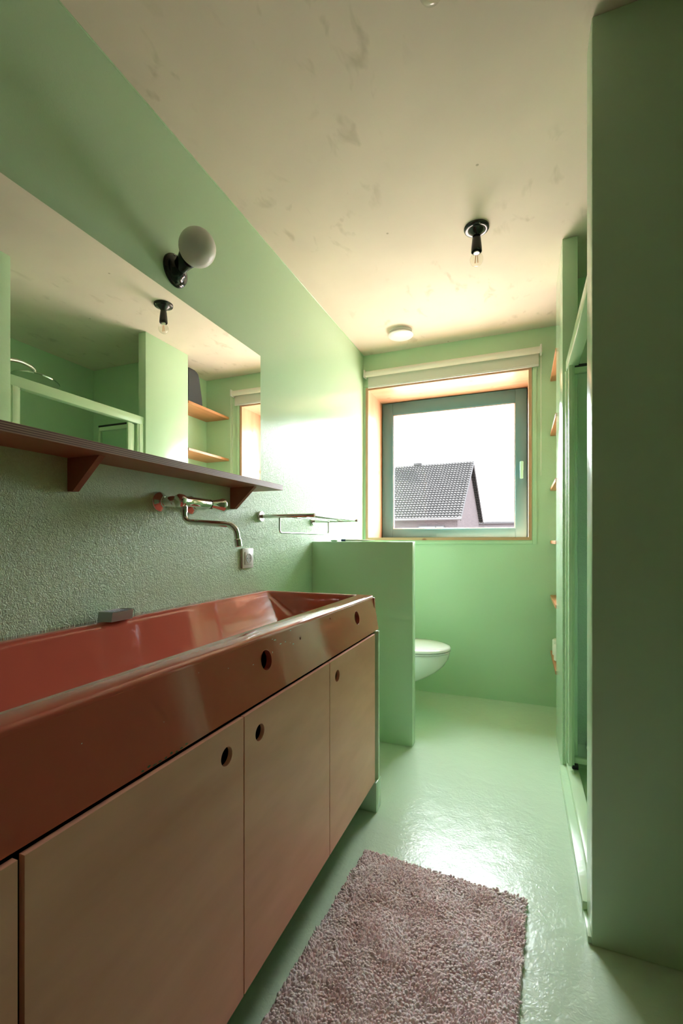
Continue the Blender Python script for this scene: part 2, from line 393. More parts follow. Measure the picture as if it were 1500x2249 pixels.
# ---------------------------------------------------------------- window
win = thing('window_1', (-.52, YB+.37, WZ0), None, None); win['kind'] = 'structure'
LT = .020; D0 = YB-.004; D1 = YB+.42
obj('lining', B(WX0+LT, WX1-LT, D0, D1, WZ1-LT, WZ1), M_pine, win)
obj('lining', B(WX0+LT, WX1-LT, D0, D1, WZ0, WZ0+LT), M_pine, win)
obj('lining', B(WX0, WX0+LT, D0, D1, WZ0, WZ1), M_pinev, win)
obj('lining', B(WX1-LT, WX1, D0, D1, WZ0, WZ1), M_pinev, win)
fx0, fx1, fz0, fz1 = WX0+LT, WX1-LT, WZ0+LT, WZ1-LT
def ring_frame(x0, x1, z0, z1, l, r, b, t, y0, y1, bev=.003):
    return BB([(x0, x0+l, y0, y1, z0, z1), (x1-r, x1, y0, y1, z0, z1), (x0+l, x1-r, y0, y1, z0, z0+b), (x0+l, x1-r, y0, y1, z1-t, z1)], bev)
obj('window_frame', ring_frame(fx0, fx1, fz0, fz1, .035, .035, .02, .035, YB+.372, YB+.42), M_teal, win)
sash = obj('sash', ring_frame(fx0+.006, fx1-.006, fz0+.002, fz1-.006, .088, .080, .068, .098, YB+.350, YB+.41), M_teal, win)
gx0, gx1, gz0, gz1 = fx0+.094, fx1-.086, fz0+.070, fz1-.104
obj('glazing_bead', ring_frame(gx0, gx1, gz0, gz1, .008, .008, .008, .008, YB+.356, YB+.37, .002), M_steel, sash)
obj('pane', B(gx0, gx1, YB+.385, YB+.391, gz0, gz1), M_pane, sash)
hb = bmesh.new(); hx = fx1-.043
box(hb, hx-.013, hx+.013, YB+.343, YB+.350, 1.60, 1.665, bev=.003)
box(hb, hx-.009, hx+.009, YB+.315, YB+.343, 1.640, 1.658, bev=.003)
box(hb, hx-.011, hx+.011, YB+.304, YB+.316, 1.535, 1.662, bev=.004)
obj('window_handle', hb, M_handle, sash)

# ---------------------------------------------------------------- roller blind
bl = thing('roller_blind', (-.49, YB-.04, 2.345), 'cream roller blind, rolled up, mounted above the window', 'blind')
bm = bmesh.new(); lathe(bm, [(.0215, 0), (.0215, 1.19)], (-1.085, YB-.036, 2.322), (1, 0, 0), 32); obj('roller', bm, M_roll, bl)
for x in (-1.098, .106): obj('bracket', B(x, x+.012, YB-.062, YB, 2.295, 2.350, bev=.003), M_white, bl)
obj('fabric', B(-1.075, .100, YB-.0165, YB-.0150, 2.235, 2.32), M_fab, bl)
obj('bottom_bar', B(-1.075, .100, YB-.020, YB-.012, 2.222, 2.238, bev=.003), M_white, bl)
bm = bmesh.new()
z = 2.32
while z > 1.545:
    for dy in (-.052, -.030):
        bmesh.ops.create_icosphere(bm, subdivisions=1, radius=.0021, matrix=Matrix.Translation((.112, YB+dy, z)))
    z -= .0066
tube(bm, spline([(.112, YB-.052, 2.32), (.112, YB-.052, 1.56), (.112, YB-.048, 1.545), (.112, YB-.041, 1.54), (.112, YB-.034, 1.545), (.112, YB-.030, 1.56), (.112, YB-.030, 2.32)], 4), .0007, 5)
obj('pull_chain', bm, M_roll, bl)

# ================================================================ OUTSIDE
struct('ground_outside', B(-80, 80, 4.2, 140, -3.1, -3.0), M_ground)
house = thing('neighbour_house', (-3.2, 26, -3.0), 'brick house with steep grey tiled gable roof seen through the window', 'house')
eu = Vector((-1, .067, 0)).normalized(); ev = Vector((.067, 1, 0)).normalized()   # along ridge / across
O = Vector((-3.24, 25.6, 0)); LEN = 15; Wd = 7.8; ZE = 2.50; ZR = 6.0
def H(u, v, z): return O + eu*u + ev*v + Vector((0, 0, z))
bm = bmesh.new()
A = [H(0.12, .15, -3), H(.12, .15, ZE), H(.12, Wd/2, ZR-.16), H(.12, Wd-.15, ZE), H(.12, Wd-.15, -3)]
C = [p + eu*(LEN-.24) for p in A]
va = [bm.verts.new(p) for p in A]; vc = [bm.verts.new(p) for p in C]
bm.faces.new(va); bm.faces.new(vc)
for i in range(5): bm.faces.new((va[i], va[(i+1) % 5], vc[(i+1) % 5], vc[i]))
obj('brick_walls', bm, M_brick, house, smooth=False)
def roof_side(sgn):
    bm = bmesh.new(); nu, rows, cs = 82, 25, 6; pts = []
    v0, v1 = (-.25, Wd/2) if sgn > 0 else (Wd+.25, Wd/2)
    dv = v1-v0; zz0 = ZE-.22; zz1 = ZR; sl = math.hypot(dv, zz1-zz0)
    nrm = Vector((0, 0, 0)) + (-ev if sgn > 0 else ev)*(zz1-zz0)/sl + Vector((0, 0, abs(dv)/sl))
    grid = []
    for r in range(rows):
        for e in (0, 1):
            t = (r+e)/rows; row = []
            for c in range(nu*cs+1):
                u = -.15 + (LEN+.3)*c/(nu*cs); ph = (c % cs)/cs
                h = .065*abs(math.sin(PI*ph))**.8 + (.085 if e == 0 else 0.0)
                row.append(bm.verts.new(H(u, v0+dv*t, zz0+(zz1-zz0)*t) + nrm*h))
            grid.append(row)
    for a, b in zip(grid, grid[1:]):
        for c in range(nu*cs): bm.faces.new((a[c], a[c+1], b[c+1], b[c]))
    bm2 = bm
    return bm2
obj('tiled_roof_slope', roof_side(1), M_tile, house, smooth=False)
obj('tiled_roof_slope', roof_side(-1), M_tile, house, smooth=False)
bm = bmesh.new(); tube(bm, [H(-.15, Wd/2, ZR+.02), H(LEN+.15, Wd/2, ZR+.02)], .09, 10); obj('ridge_tiles', bm, M_tile, house)
for v0, v1 in ((-.25, Wd/2), (Wd+.25, Wd/2)):
    bm = bmesh.new()
    q = [H(-.17, v0, ZE-.32), H(-.17, v0, ZE-.16), H(-.17, v1, ZR+.06), H(-.17, v1, ZR-.12)]
    a = [bm.verts.new(p) for p in q]; b = [bm.verts.new(p+eu*.06) for p in q]
    bm.faces.new(a); bm.faces.new(b)
    for i in range(4): bm.faces.new((a[i], a[(i+1) % 4], b[(i+1) % 4], b[i]))
    obj('verge_board', bm, M_gutter, house, smooth=False)
bm = bmesh.new(); tube(bm, [H(-.2, -.33, ZE-.22), H(LEN, -.33, ZE-.22)], .07, 10); obj('gutter', bm, M_gutter, house)
def hbox(bm, u0, u1, v0, v1, z0, z1):
    c = [H(u, v, z) for u in (u0, u1) for v in (v0, v1) for z in (z0, z1)]; vs = [bm.verts.new(p) for p in c]
    for f in ((0, 1, 3, 2), (4, 5, 7, 6), (0, 1, 5, 4), (2, 3, 7, 6), (0, 2, 6, 4), (1, 3, 7, 5)): bm.faces.new([vs[i] for i in f])
bm = bmesh.new()
for a in ((.82, 2.36, .10, .17, 1.88, 1.94), (.82, 2.36, .10, .17, .55, .61), (.82, .88, .10, .17, .6, 1.9), (2.30, 2.36, .10, .17, .6, 1.9), (1.3, 1.36, .10, .17, .6, 1.9)): hbox(bm, *a)
wf = obj('house_window', bm, M_gutter, house, smooth=False)
bm = bmesh.new(); hbox(bm, .88, 2.30, .12, .15, .6, 1.9); obj('window_glass', bm, M_houseglass, wf, smooth=False)
bm = bmesh.new(); hbox(bm, 5.6, 6.4, 2.9, 3.7, 4.2, 8.1); hbox(bm, 5.55, 6.45, 2.85, 3.75, 8.1, 8.2); obj('chimney', bm, M_brick, house, smooth=False)
bm = bmesh.new(); hbox(bm, 3.2, 3.7, Wd/2-.15, Wd/2+.15, ZR+.08, ZR+.22); obj('ridge_vent', bm, M_tile, house, smooth=False)
bm = bmesh.new()
q = [H(4.75, .35, ZE+.40), H(5.3, .35, ZE+.40), H(5.3, .85, ZE+.86), H(4.75, .85, ZE+.86)]
a = [bm.verts.new(p) for p in q]; b = [bm.verts.new(p+Vector((0, -.06, .08))) for p in q]; bm.faces.new(a); bm.faces.new(b)
for i in range(4): bm.faces.new((a[i], a[(i+1) % 4], b[(i+1) % 4], b[i]))
obj('skylight', bm, M_gutter, house, smooth=False)
ann = thing('brick_outbuilding', (0, 38, -3), 'low flat-topped brick building to the right of the tiled house', 'building')
obj('wall', B(-3.4, 9, 38, 42, -3, 2.45), M_brick, ann, smooth=False)
obj('coping', B(-3.5, 9.1, 37.9, 42.1, 2.45, 2.62), M_gutter, ann, smooth=False)
bm = bmesh.new()
for i in range(9):
    bmesh.ops.create_icosphere(bm, subdivisions=2, radius=.35+.2*random.random(), matrix=Matrix.Translation((1.3+random.uniform(-.6, .6), 43, 2.35+random.uniform(-.3, .5))))
for v in bm.verts: v.co += Vector((random.uniform(-.06, .06),)*3)
box(bm, 1.2, 1.4, 42.9, 43.1, -3, 2.4)
tag(obj('distant_tree', bm, M_leaf), 'small dark bush top behind the low brick building', 'tree')

# ================================================================ WASHBASIN
RZ = .856; YE = 1.800; Y0 = -.16
bs = thing('washbasin', (-.83, .8, .72), 'long glossy terracotta trough washbasin on the plywood cabinet', 'washbasin')
bm = bmesh.new()
def rim(x0, x1, y0, y1, r, z): return rrect(x0, x1, y0, y1, r, z, 6)
XW = XL+.002
loops = [rim(XW, -.5735, Y0, YE+.0015, .006, RZ-.012),
         rim(XW, -.5745, Y0, YE, .006, RZ-.006),
         rim(XW+.001, -.578, Y0+.002, YE-.004, .006, RZ-.0015),
         rim(XW+.003, -.584, Y0+.004, YE-.009, .006, RZ),
         rim(XL+.050, -.634, Y0+.03, 1.774, .012, RZ),
         rim(XL+.055, -.640, Y0+.034, 1.770, .014, RZ-.002),
         rim(XL+.060, -.645, Y0+.04, 1.766, .016, RZ-.008),
         rim(XL+.072, -.652, Y0+.05, 1.760, .02, RZ-.020),
         rim(XL+.118, -.662, Y0+.06, 1.750, .03, RZ-.052),
         rim(XL+.172, -.674, Y0+.08, 1.735, .04, RZ-.090),
         rim(XL+.212, -.684, Y0+.10, 1.722, .04, RZ-.110),
         rim(XL+.250, -.698, Y0+.13, 1.700, .035, RZ-.118),
         rim(XL+.34, -.72, Y0+.17, 1.66, .02, RZ-.121)]
loft(bm, loops); obj('trough', bm, M_base, bs, ang=60)
AZ0 = .716; AZ1 = RZ-.010
holes = [(.936, .797, .0235), (1.572, .797, .0235), (.30, .797, .0235), (1.118, .812, .0035), (1.335, .832, .0028)]
def apron(u, v, w):
    t = (v-AZ0)/(AZ1-AZ0); return (-.552 - .0215*t - w, u, v)
bm = bmesh.new(); plate(bm, [(Y0, AZ0), (YE, AZ0), (YE, AZ1), (Y0, AZ1)], holes, apron, .014)
obj('apron', bm, M_base, bs, ang=30)
# thickness lip around big holes
for (hu, hv, hr) in holes[:3]:
    bm = bmesh.new()
    ring = [Vector(apron(hu+(hr+.0004)*math.cos(2*PI*i/40), hv+(hr+.0004)*math.sin(2*PI*i/40), -.0002)) for i in range(41)]
    tube(bm, ring, .0009, 6, cap=False)
    obj('hole_rim', bm, M_base, bs)
obj('end_panel', B(XW, -.566, YE-.014, YE+.001, AZ0, AZ1, bev=.001), M_base, bs)
def chip(bm, y, z, s, n=6, st=1.0):
    cen = [(y+st*s*math.cos(2*PI*i/n+.3)*random.uniform(.4, 1.2), z+s*math.sin(2*PI*i/n+.3)*random.uniform(.3, 1)) for i in range(n)]
    vs = [bm.verts.new(apron(a, b, -.0006)) for a, b in cen]; bm.faces.new(vs)
for y, z, s, st in ((.985, .834, .0022, 3), (.975, .838, .0015, 2.5), (1.01, .820, .0022, 4), (1.035, .8195, .0016, 2), (1.075, .806, .002, 2), (1.06, .812, .001, 2), (.967, .808, .003, .6), (.88, .800, .0012, 2.5), (.70, .83, .001, 1), (.45, .80, .001, 1.5), (.60, .775, .0008, 1), (1.07, .842, .0015, 3), (.79, .815, .001, 1)):
    bm = bmesh.new(); chip(bm, y, z, s, st=st); obj('enamel_chip', bm, M_chip, bs, smooth=False)['label'] = 'white chip in the terracotta enamel'
for i in range(9):
    bm = bmesh.new(); chip(bm, .545+.0125*i, AZ0+.002+random.random()*.003, .0022, st=2.4); obj('edge_chip', bm, M_moss, bs, smooth=False)['label'] = 'dark green chip on the lower edge'

# ================================================================ CABINET
CX = -.545; DZ0, DZ1 = .122, .709
cb = thing('vanity_cabinet', (-.83, .8, .12), 'plywood cabinet with finger-hole doors beneath the terracotta basin', 'cabinet')
bm = BB([(XL+.002, CX-.021, Y0+.02, 1.732, .125, .145), (XL+.002, XL+.02, Y0+.02, 1.732, .145, .70),
         (XL+.002, CX-.03, Y0+.005, Y0+.02, .125, .70)])
for y in (.355, .813, 1.271): box(bm, XL+.02, CX-.022, y-.009, y+.009, .145, .70)
obj('carcass', bm, M_carc, cb, smooth=False)
bounds = [-.103, .355, .813, 1.271, 1.731]
hol = [None, (.753, .652), (.8756, .652), (1.333, .652)]
for k in range(4):
    a, b2 = bounds[k]+.0020, bounds[k+1]-.0020
    if k == 0: b2 -= .002
    if k == 1: a += .002
    hs = [(hol[k][0], hol[k][1], .0185)] if hol[k] else [(.29, .652, .0185)]
    bm = bmesh.new(); plate(bm, [(a, DZ0), (b2, DZ0), (b2, DZ1), (a, DZ1)], hs, lambda u, v, w: (CX-w, u, v), .010)
    obj('door', bm, M_door, cb, ang=30)
obj('side_edge', B(XL+.02, CX-.006, 1.7335, 1.7475, .125, .709), M_edge, cb)['label'] = 'pale plywood side panel edge'
obj('end_panel', B(XL+.002, CX+.006, 1.754, 1.772, .12, .716, bev=.002), M_frame, cb)['label'] = 'mint green painted end panel'

# soap tin on back rim
tin = thing('metal_soap_dish', (-1.066, .955, RZ), 'small pewter box with lilac patterned top on the basin rim', 'soap dish')
bm = bmesh.new()
L0 = [Vector((x, y, RZ+.0005)) for x, y in ((-1.094, .918), (-1.094, .992), (-1.046, .994), (-1.046, .922))]
L1 = [Vector((p.x, p.y+(.004 if p.y < .95 else .004), RZ+.026)) for p in L0]
def shr(l, s, z): c = sum(l, Vector())/4; return [Vector((c.x+(p.x-c.x)*s, c.y+(p.y-c.y)*s, z)) for p in l]
loft(bm, [L0, L1, shr(L1, .90, RZ+.0275), shr(L1, .86, RZ+.025)], close_first=True)
obj('box_body', bm, M_slate, tin, ang=20)
def lil():
    m, N, L, b = nt('lilac_pattern'); tc = N.new('ShaderNodeTexCoord'); v = N.new('ShaderNodeTexNoise'); v.inputs['Scale'].default_value = 170; v.inputs['Distortion'].default_value = 1
    L.new(tc.outputs['Object'], v.inputs[0]); c = N.new('ShaderNodeValToRGB'); L.new(v.outputs['Fac'], c.inputs[0])
    c.color_ramp.elements[0].position = .45; c.color_ramp.elements[0].color = (.08, .07, .22, 1); c.color_ramp.elements[1].position = .55; c.color_ramp.elements[1].color = (.62, .58, .72, 1)
    L.new(c.outputs[0], b.inputs['Base Color']); b.inputs['Roughness'].default_value = .3; return m
bm = bmesh.new(); loft(bm, [shr(L1, .85, RZ+.0245), shr(L1, .85, RZ+.0262)], close_first=True); obj('patterned_top', bm, lil(), tin)['label'] = 'lilac and navy patterned top'
bm = bmesh.new(); tube(bm, fillet([(-1.088, .996, RZ+.027), (-1.05, 1.004, RZ+.027), (-1.045, 1.004, RZ+.003), (-1.085, .998, RZ+.003)], .006), .001, 6); obj('wire_clip', bm, M_steel, tin)

# ================================================================ MIRROR + SHELF
mr = thing('wall_mirror', (-1.1, .82, 1.33), 'large frameless rectangular mirror above the plywood shelf', 'mirror')
obj('mirror_box', B(XL+.001, -1.086, -.12, 1.739, 1.3225, 1.9), M_edge, mr, smooth=False)
obj('mirror_glass', B(-1.086, -1.081, -.12, 1.741, 1.3225, 1.9015), M_mirror, mr, smooth=False)
sh = thing('wall_shelf', (-1.04, .8, 1.30), 'long reddish plywood shelf on triangular brackets below the mirror', 'shelf')
obj('shelf_board', B(XL+.001, -.964, -.14, 1.735, 1.299, 1.3215, bev=.0008, seg=1), M_ply, sh, smooth=False)
for y in (.126, .845, 1.563):
    bm = bmesh.new(); prism(bm, [(XL+.001, 1.211), (XL+.021, 1.211), (-1.000, 1.2985), (XL+.001, 1.2985)], 'y', y, y+.018)
    obj('bracket', bm, M_brk, sh, smooth=False)
tag(obj('small_black_clip', B(-1.079, -1.071, 1.70, 1.712, 1.3217, 1.328, bev=.001), M_rubber), 'tiny black clip lying at the end of the mirror shelf', 'clip')

# ================================================================ TAP
tp = thing('wall_tap', (XL, 1.25, 1.21), 'chrome wall-mounted basin mixer with swan spout', 'tap')
TZ = 1.209; TX = -1.018
for y in (1.172, 1.325):
    bm = bmesh.new(); lathe(bm, [(.034, 0), (.034, .004), (.031, .009), (.020, .017), (.0165, .024), (.0165, .026)], (XL, y, TZ), (1, 0, 0), 40); obj('rosette', bm, M_chrome, tp, ang=50)
    bm = bmesh.new(); lathe(bm, [(.0145, .015), (.0145, .034), (.0175, .036), (.0175, .062), (.016, .064), (.016, .092)], (XL, y, TZ), (1, 0, 0), 32); obj('union', bm, M_chrome, tp, ang=50)
bm = bmesh.new(); lathe(bm, [(0, -.002), (.018, 0), (.0215, .004), (.0215, .018), (.0175, .028), (.0165, .06), (.0165, .15), (.014, .156)], (TX, 1.150, TZ), (0, 1, 0), 40); obj('mixer_body', bm, M_chrome, tp, ang=50)
bm = bmesh.new(); lathe(bm, [(.012, 0), (.013, .006), (.0155, .020), (.0205, .044), (.0235, .052), (.0235, .058), (.020, .061), (0, .061)], (TX, 1.308, TZ), (.25, .97, 0), 40); obj('control_knob', bm, M_chrome, tp, ang=50)
bm = bmesh.new(); lathe(bm, [(.0165, 0), (.0165, .0015)], (TX, 1.304, TZ), (0, 1, 0), 30); obj('black_seal', bm, M_rubber, tp)
bm = bmesh.new()
path = fillet([(TX, 1.178, TZ-.012), (TX, 1.178, 1.143), (-.826, 1.186, 1.129), (-.817, 1.188, 1.066)], .040, 10)
tube(bm, path, .0092, 18); obj('spout', bm, M_chrome, tp)
bm = bmesh.new(); d = (path[-1]-path[-2]).normalized(); lathe(bm, [(.0094, -.02), (.0115, -.018), (.0115, .003), (.009, .004)], path[-1], d, 24); obj('aerator', bm, M_chrome, tp)
bm = bmesh.new(); lathe(bm, [(.011, 0), (.011, .018), (.0085, .021)], (TX, 1.178, TZ-.036), (0, 0, 1), 24); obj('spout_collar', bm, M_chrome, tp)

# ---------------------------------------------------------------- wall socket
so = thing('wall_socket', (XL, 1.683, 1.005), 'white square power socket on the wall behind the basin', 'socket')
obj('cover_plate', B(XL, XL+.010, 1.640, 1.724, .962, 1.048, bev=.003), M_white, so)
obj('insert', B(XL+.009, XL+.0125, 1.655, 1.709, .978, 1.032, bev=.001), M_white, so)
bm = bmesh.new(); lathe(bm, [(.0205, 0), (.0205, .0012), (.0190, .0014), (.018, .0003), (0, .0003)], (XL+.0125, 1.682, 1.005), (1, 0, 0), 36); ri = obj('socket_ring', bm, M_grey, so)
for dy in (-.0095, .0095):
    bm = bmesh.new(); lathe(bm, [(.0025, 0), (.0025, .0018)], (XL+.0115, 1.682+dy, 1.005), (1, 0, 0), 12)
    obj('pin_hole', bm, M_rubber, ri)

# ---------------------------------------------------------------- towel rack
tr = thing('towel_rack', (XL, 2.07, 1.19), 'steel towel rack with hanging rail on the left wall', 'towel rack')
RA = 1.192
for y in (1.792, 2.352):
    bm = bmesh.new(); lathe(bm, [(.024, 0), (.024, .010), (.023, .0115), (0, .0115)], (XL, y, RA), (1, 0, 0), 36); obj('rosette', bm, M_steel, tr)
    bm = bmesh.new(); lathe(bm, [(.0085, .01), (.0085, .274), (.0075, .277), (.003, .277), (.003, .272), (0, .272)], (XL, y, RA), (1, 0, 0), 24); obj('arm', bm, M_chrome, tr)
for k, x in enumerate((-.856, -.905, -.955, -1.005)):
    bm = bmesh.new(); tube(bm, [(x, 1.792, RA), (x, 2.352, RA)], .0075 if k == 0 else .0045, 12); obj('rod', bm, M_chrome, tr)
bm = bmesh.new(); tube(bm, fillet([(-1.018, 1.800, RA-.004), (-1.018, 1.800, 1.117), (-1.014, 2.345, 1.117), (-1.014, 2.345, RA-.004)], .018), .0042, 12); obj('hanging_rail', bm, M_chrome, tr)

# ---------------------------------------------------------------- items on partition wall
tt = thing('toothpaste_tube', (-.85, 2.372, 1.077), 'white and blue tube lying on top of the low green partition wall', 'tube')
bm = bmesh.new()
lp = []
for x, ry, rz in ((-.918, .010, .0055), (-.90, .011, .006), (-.85, .013, .0055), (-.80, .015, .004), (-.765, .017, .0012), (-.755, .017, .0010)):
    lp.append([Vector((x, 2.372+ry*math.cos(2*PI*i/20), 1.0832+rz*math.sin(2*PI*i/20))) for i in range(20)])
loft(bm, lp, close_first=True); obj('tube_body', bm, M_white, tt)
bm = bmesh.new(); lathe(bm, [(.0062, 0), (.0066, .003), (.0066, .026), (.006, .028)], (-.945, 2.372, 1.0832), (1, 0, 0), 24); obj('cap', bm, M_blue, tt)['label'] = 'dark blue cap'
bm = bmesh.new(); bmesh.ops.create_uvsphere(bm, u_segments=20, v_segments=10, radius=1, matrix=Matrix.Translation((-.99, 2.375, 1.0805)) @ Matrix.Diagonal((.022, .014, .0055, 1)))
tag(obj('soap_bar', bm, M_soap), 'pale green sliver of soap on the partition wall beside the tube', 'soap')

# ================================================================ TOILET
to = thing('wall_hung_toilet', (-.7, 2.86, .2), 'white wall-hung toilet with closed lid behind the low green wall', 'toilet')
def egg(xf, xb, b, z, n=48, yc=2.86):
    xm = xf - (xf-xb)*.45; out = []
    for i in range(n):
        t = 2*PI*i/n; c, s = math.cos(t), math.sin(t)
        x = xm + (xf-xm)*c if c > 0 else xm + (xm-xb)*(-1)*abs(c)**.55
        out.append(Vector((x, yc + b*(1 if s > 0 else -1)*abs(s)**.92, z)))
    return out
bm = bmesh.new()
secs = [(-.80, -.95, .075, .135), (-.70, -.95, .095, .155), (-.632, -.95, .115, .188), (-.555, -.95, .135, .228), (-.492, -.95, .153, .268), (-.453, -.95, .166, .305), (-.428, -.95, .176, .345), (-.419, -.95, .180, .375), (-.419, -.95, .180, .386), (-.424, -.945, .176, .389)]
loft(bm, [egg(a, b, c, z) for a, b, c, z in secs], close_first=True); obj('bowl', bm, M_cer, to, ang=60)
bm = bmesh.new(); loft(bm, [egg(-.430, -.93, .170, .3890), egg(-.414, -.93, .185, .3935), egg(-.414, -.93, .185, .400), egg(-.430, -.93, .170, .402)], close_first=True); obj('seat', bm, M_cer, to)
bm = bmesh.new(); loft(bm, [egg(-.430, -.92, .170, .402), egg(-.413, -.92, .186, .4065), egg(-.413, -.92, .186, .414), egg(-.420, -.92, .180, .421), egg(-.45, -.90, .155, .427), egg(-.53, -.86, .09, .430)], close_first=True); obj('lid', bm, M_cer, to, ang=60)
for y in (2.78, 2.92): obj('hinge', B(-.945, -.925, y, y+.02, .387, .415, bev=.004), M_chrome, to)

# ================================================================ LAMPS
def ceiling_lamp(x, y, label):
    t = thing('bulb_fitting', (x, y, ZC), label, 'ceiling lamp', 'bare bulb ceiling fittings')
    bm = bmesh.new(); lathe(bm, [(.0545, 0), (.0545, -.006), (.052, -.011), (.044, -.014), (.040, -.0125), (.034, -.016), (.026, -.025), (.0175, -.034), (.0165, -.040)], (x, y, ZC), (0, 0, 1), 48)
    bb = obj('base', bm, M_black, t, ang=60)
    for a in (-1.2, 1.9):
        bm = bmesh.new(); bmesh.ops.create_uvsphere(bm, u_segments=10, v_segments=6, radius=.0035, matrix=Matrix.Translation((x+.047*math.cos(a), y+.047*math.sin(a), ZC-.0125)))
        obj('screw', bm, M_steel, bb)
    bm = bmesh.new(); lathe(bm, [(.0165, -.036), (.019, -.05), (.0225, -.085), (.0235, -.108), (.022, -.110), (.019, -.108), (.019, -.095), (0, -.095)], (x, y, ZC), (0, 0, 1), 36); obj('lamp_holder', bm, M_black, t, ang=60)
    bm = bmesh.new(); lathe(bm, [(.012, -.096), (.0135, -.100), (.0135, -.112), (.012, -.115)], (x, y, ZC), (0, 0, 1), 28); obj('bulb_cap', bm, M_steel, t)
    bm = bmesh.new(); pr = [(.0125, -.113)]
    for i in range(15):
        a = math.radians(32+148*i/14); pr.append((max(.029*math.sin(a), 0), -.143+.029*math.cos(a)))
    pr[-1] = (0, -.172); lathe(bm, pr, (x, y, ZC), (0, 0, 1), 36, close=False); gl = obj('glass_bulb', bm, M_bulb, t, ang=80)
    for dx in (-.006, .006):
        bm = bmesh.new(); tube(bm, [(x+dx*.6, y, ZC-.122), (x+dx, y, ZC-.158)], .0015, 6); obj('filament', bm, M_fil, gl)
    return t
ceiling_lamp(-.190, 2.105, 'bare bulb in black porcelain holder on the ceiling, nearest the window')
ceiling_lamp(-.192, 1.033, 'clear bulb just visible at the top edge of the photo, nearer the viewer')

wl = thing('wall_lamp', (XL, 1.243, 2.012), 'globe wall lamp on black round base above the mirror', 'wall lamp')
bo = Vector((XL, 1.243, 2.012)); gc = Vector((-.998, 1.218, 2.050)); gd = (gc-(bo+Vector((.015, 0, 0)))).normalized()
bm = bmesh.new(); lathe(bm, [(.054, 0), (.054, .006), (.051, .012), (.043, .015), (.036, .0165), (.030, .024), (.024, .032), (0, .035)], bo, (1, 0, 0), 48); wb = obj('base', bm, M_black, wl, ang=60)
for a in (1.9, -1.2):
    bm = bmesh.new(); bmesh.ops.create_uvsphere(bm, u_segments=10, v_segments=6, radius=.003, matrix=Matrix.Translation(bo+Vector((.0145, .046*math.cos(a), .046*math.sin(a)))))
    obj('screw', bm, M_steel, wb)
bm = bmesh.new(); lathe(bm, [(.022, .0), (.025, .03), (.030, .054), (.032, .06), (.030, .066)], bo+Vector((.012, 0, 0)), gd, 36); obj('lamp_holder', bm, M_black, wl, ang=60)
bm = bmesh.new(); bmesh.ops.create_uvsphere(bm, u_segments=48, v_segments=28, radius=.0595, matrix=Matrix.Translation(gc)); obj('globe_shade', bm, M_opal, wl, ang=80)

vt = thing('ceiling_vent', (-.754, 2.96, ZC), 'round white ventilation disc on the ceiling near the window', 'vent')
bm = bmesh.new(); lathe(bm, [(.076, 0), (.076, -.008), (.070, -.012), (.05, -.014), (0, -.014)], (-.754, 2.96, ZC), (0, 0, 1), 48); obj('vent_ring', bm, M_white, vt)
bm = bmesh.new(); lathe(bm, [(0, -.014), (.06, -.018), (.082, -.024), (.084, -.028), (.080, -.032), (.05, -.035), (0, -.036)], (-.754, 2.96, ZC), (0, 0, 1), 48); obj('vent_disc', bm, M_white, vt, ang=60)

# ================================================================ NICHE SHELVES
nz = [2.118, 1.762, 1.406, 1.062, .708, .347]
nl = ['orange pine niche shelf closest to the ceiling, carrying the dark case', 'orange pine niche shelf second from the ceiling', 'orange pine niche shelf third from the ceiling',
      'orange pine niche shelf level with the window sill', 'orange pine niche shelf just above the one with toilet rolls', 'lowest orange pine niche shelf, carrying the toilet rolls']
for z, l in zip(nz, nl):
    o = obj('niche_shelf', B(.169, NX, YC1+.001, YB-.001, z, z+.020, bev=.001, seg=1), M_shelfw, smooth=False)
    tag(o, l, 'shelf', 'wooden shelves in the niche')
def roll(x, y, z, label):
    t = thing('toilet_roll', (x, y, z), label, 'toilet roll', 'toilet rolls on the lowest shelf')
    bm = bmesh.new(); lathe(bm, [(.021, .001), (.050, .001), (.054, .004), (.054, .094), (.050, .098), (.021, .098)], (x, y, z), (0, 0, 1), 40, close=False); obj('paper', bm, M_paper, t, ang=50)
    bm = bmesh.new(); lathe(bm, [(.021, .001), (.021, .098), (.0195, .098), (.0195, .001)], (x, y, z), (0, 0, 1), 30, close=False); obj('core', bm, M_edge, t)
    return t
roll(.228, 3.125, .3675, 'white toilet roll on the lowest niche shelf, nearer the window wall')
roll(.228, 2.985, .3675, 'white toilet roll on the lowest niche shelf, nearer the column')
bm = bmesh.new()
loft(bm, [[Vector((x, y, z)) for x, y in ((.20, 2.775), (.36, 2.775), (.36, y1), (.20, y1))] for z, y1 in ((2.139, 2.952), (2.20, 2.945), (2.36, 2.912), (2.395, 2.895), (2.405, 2.87))], close_first=True)
bmesh.ops.bevel(bm, geom=list(bm.edges), offset=.008, segments=2, affect='EDGES')
tag(obj('storage_case', bm, M_dark), 'dark grey tapering case on the top niche shelf, seen in the mirror', 'case')

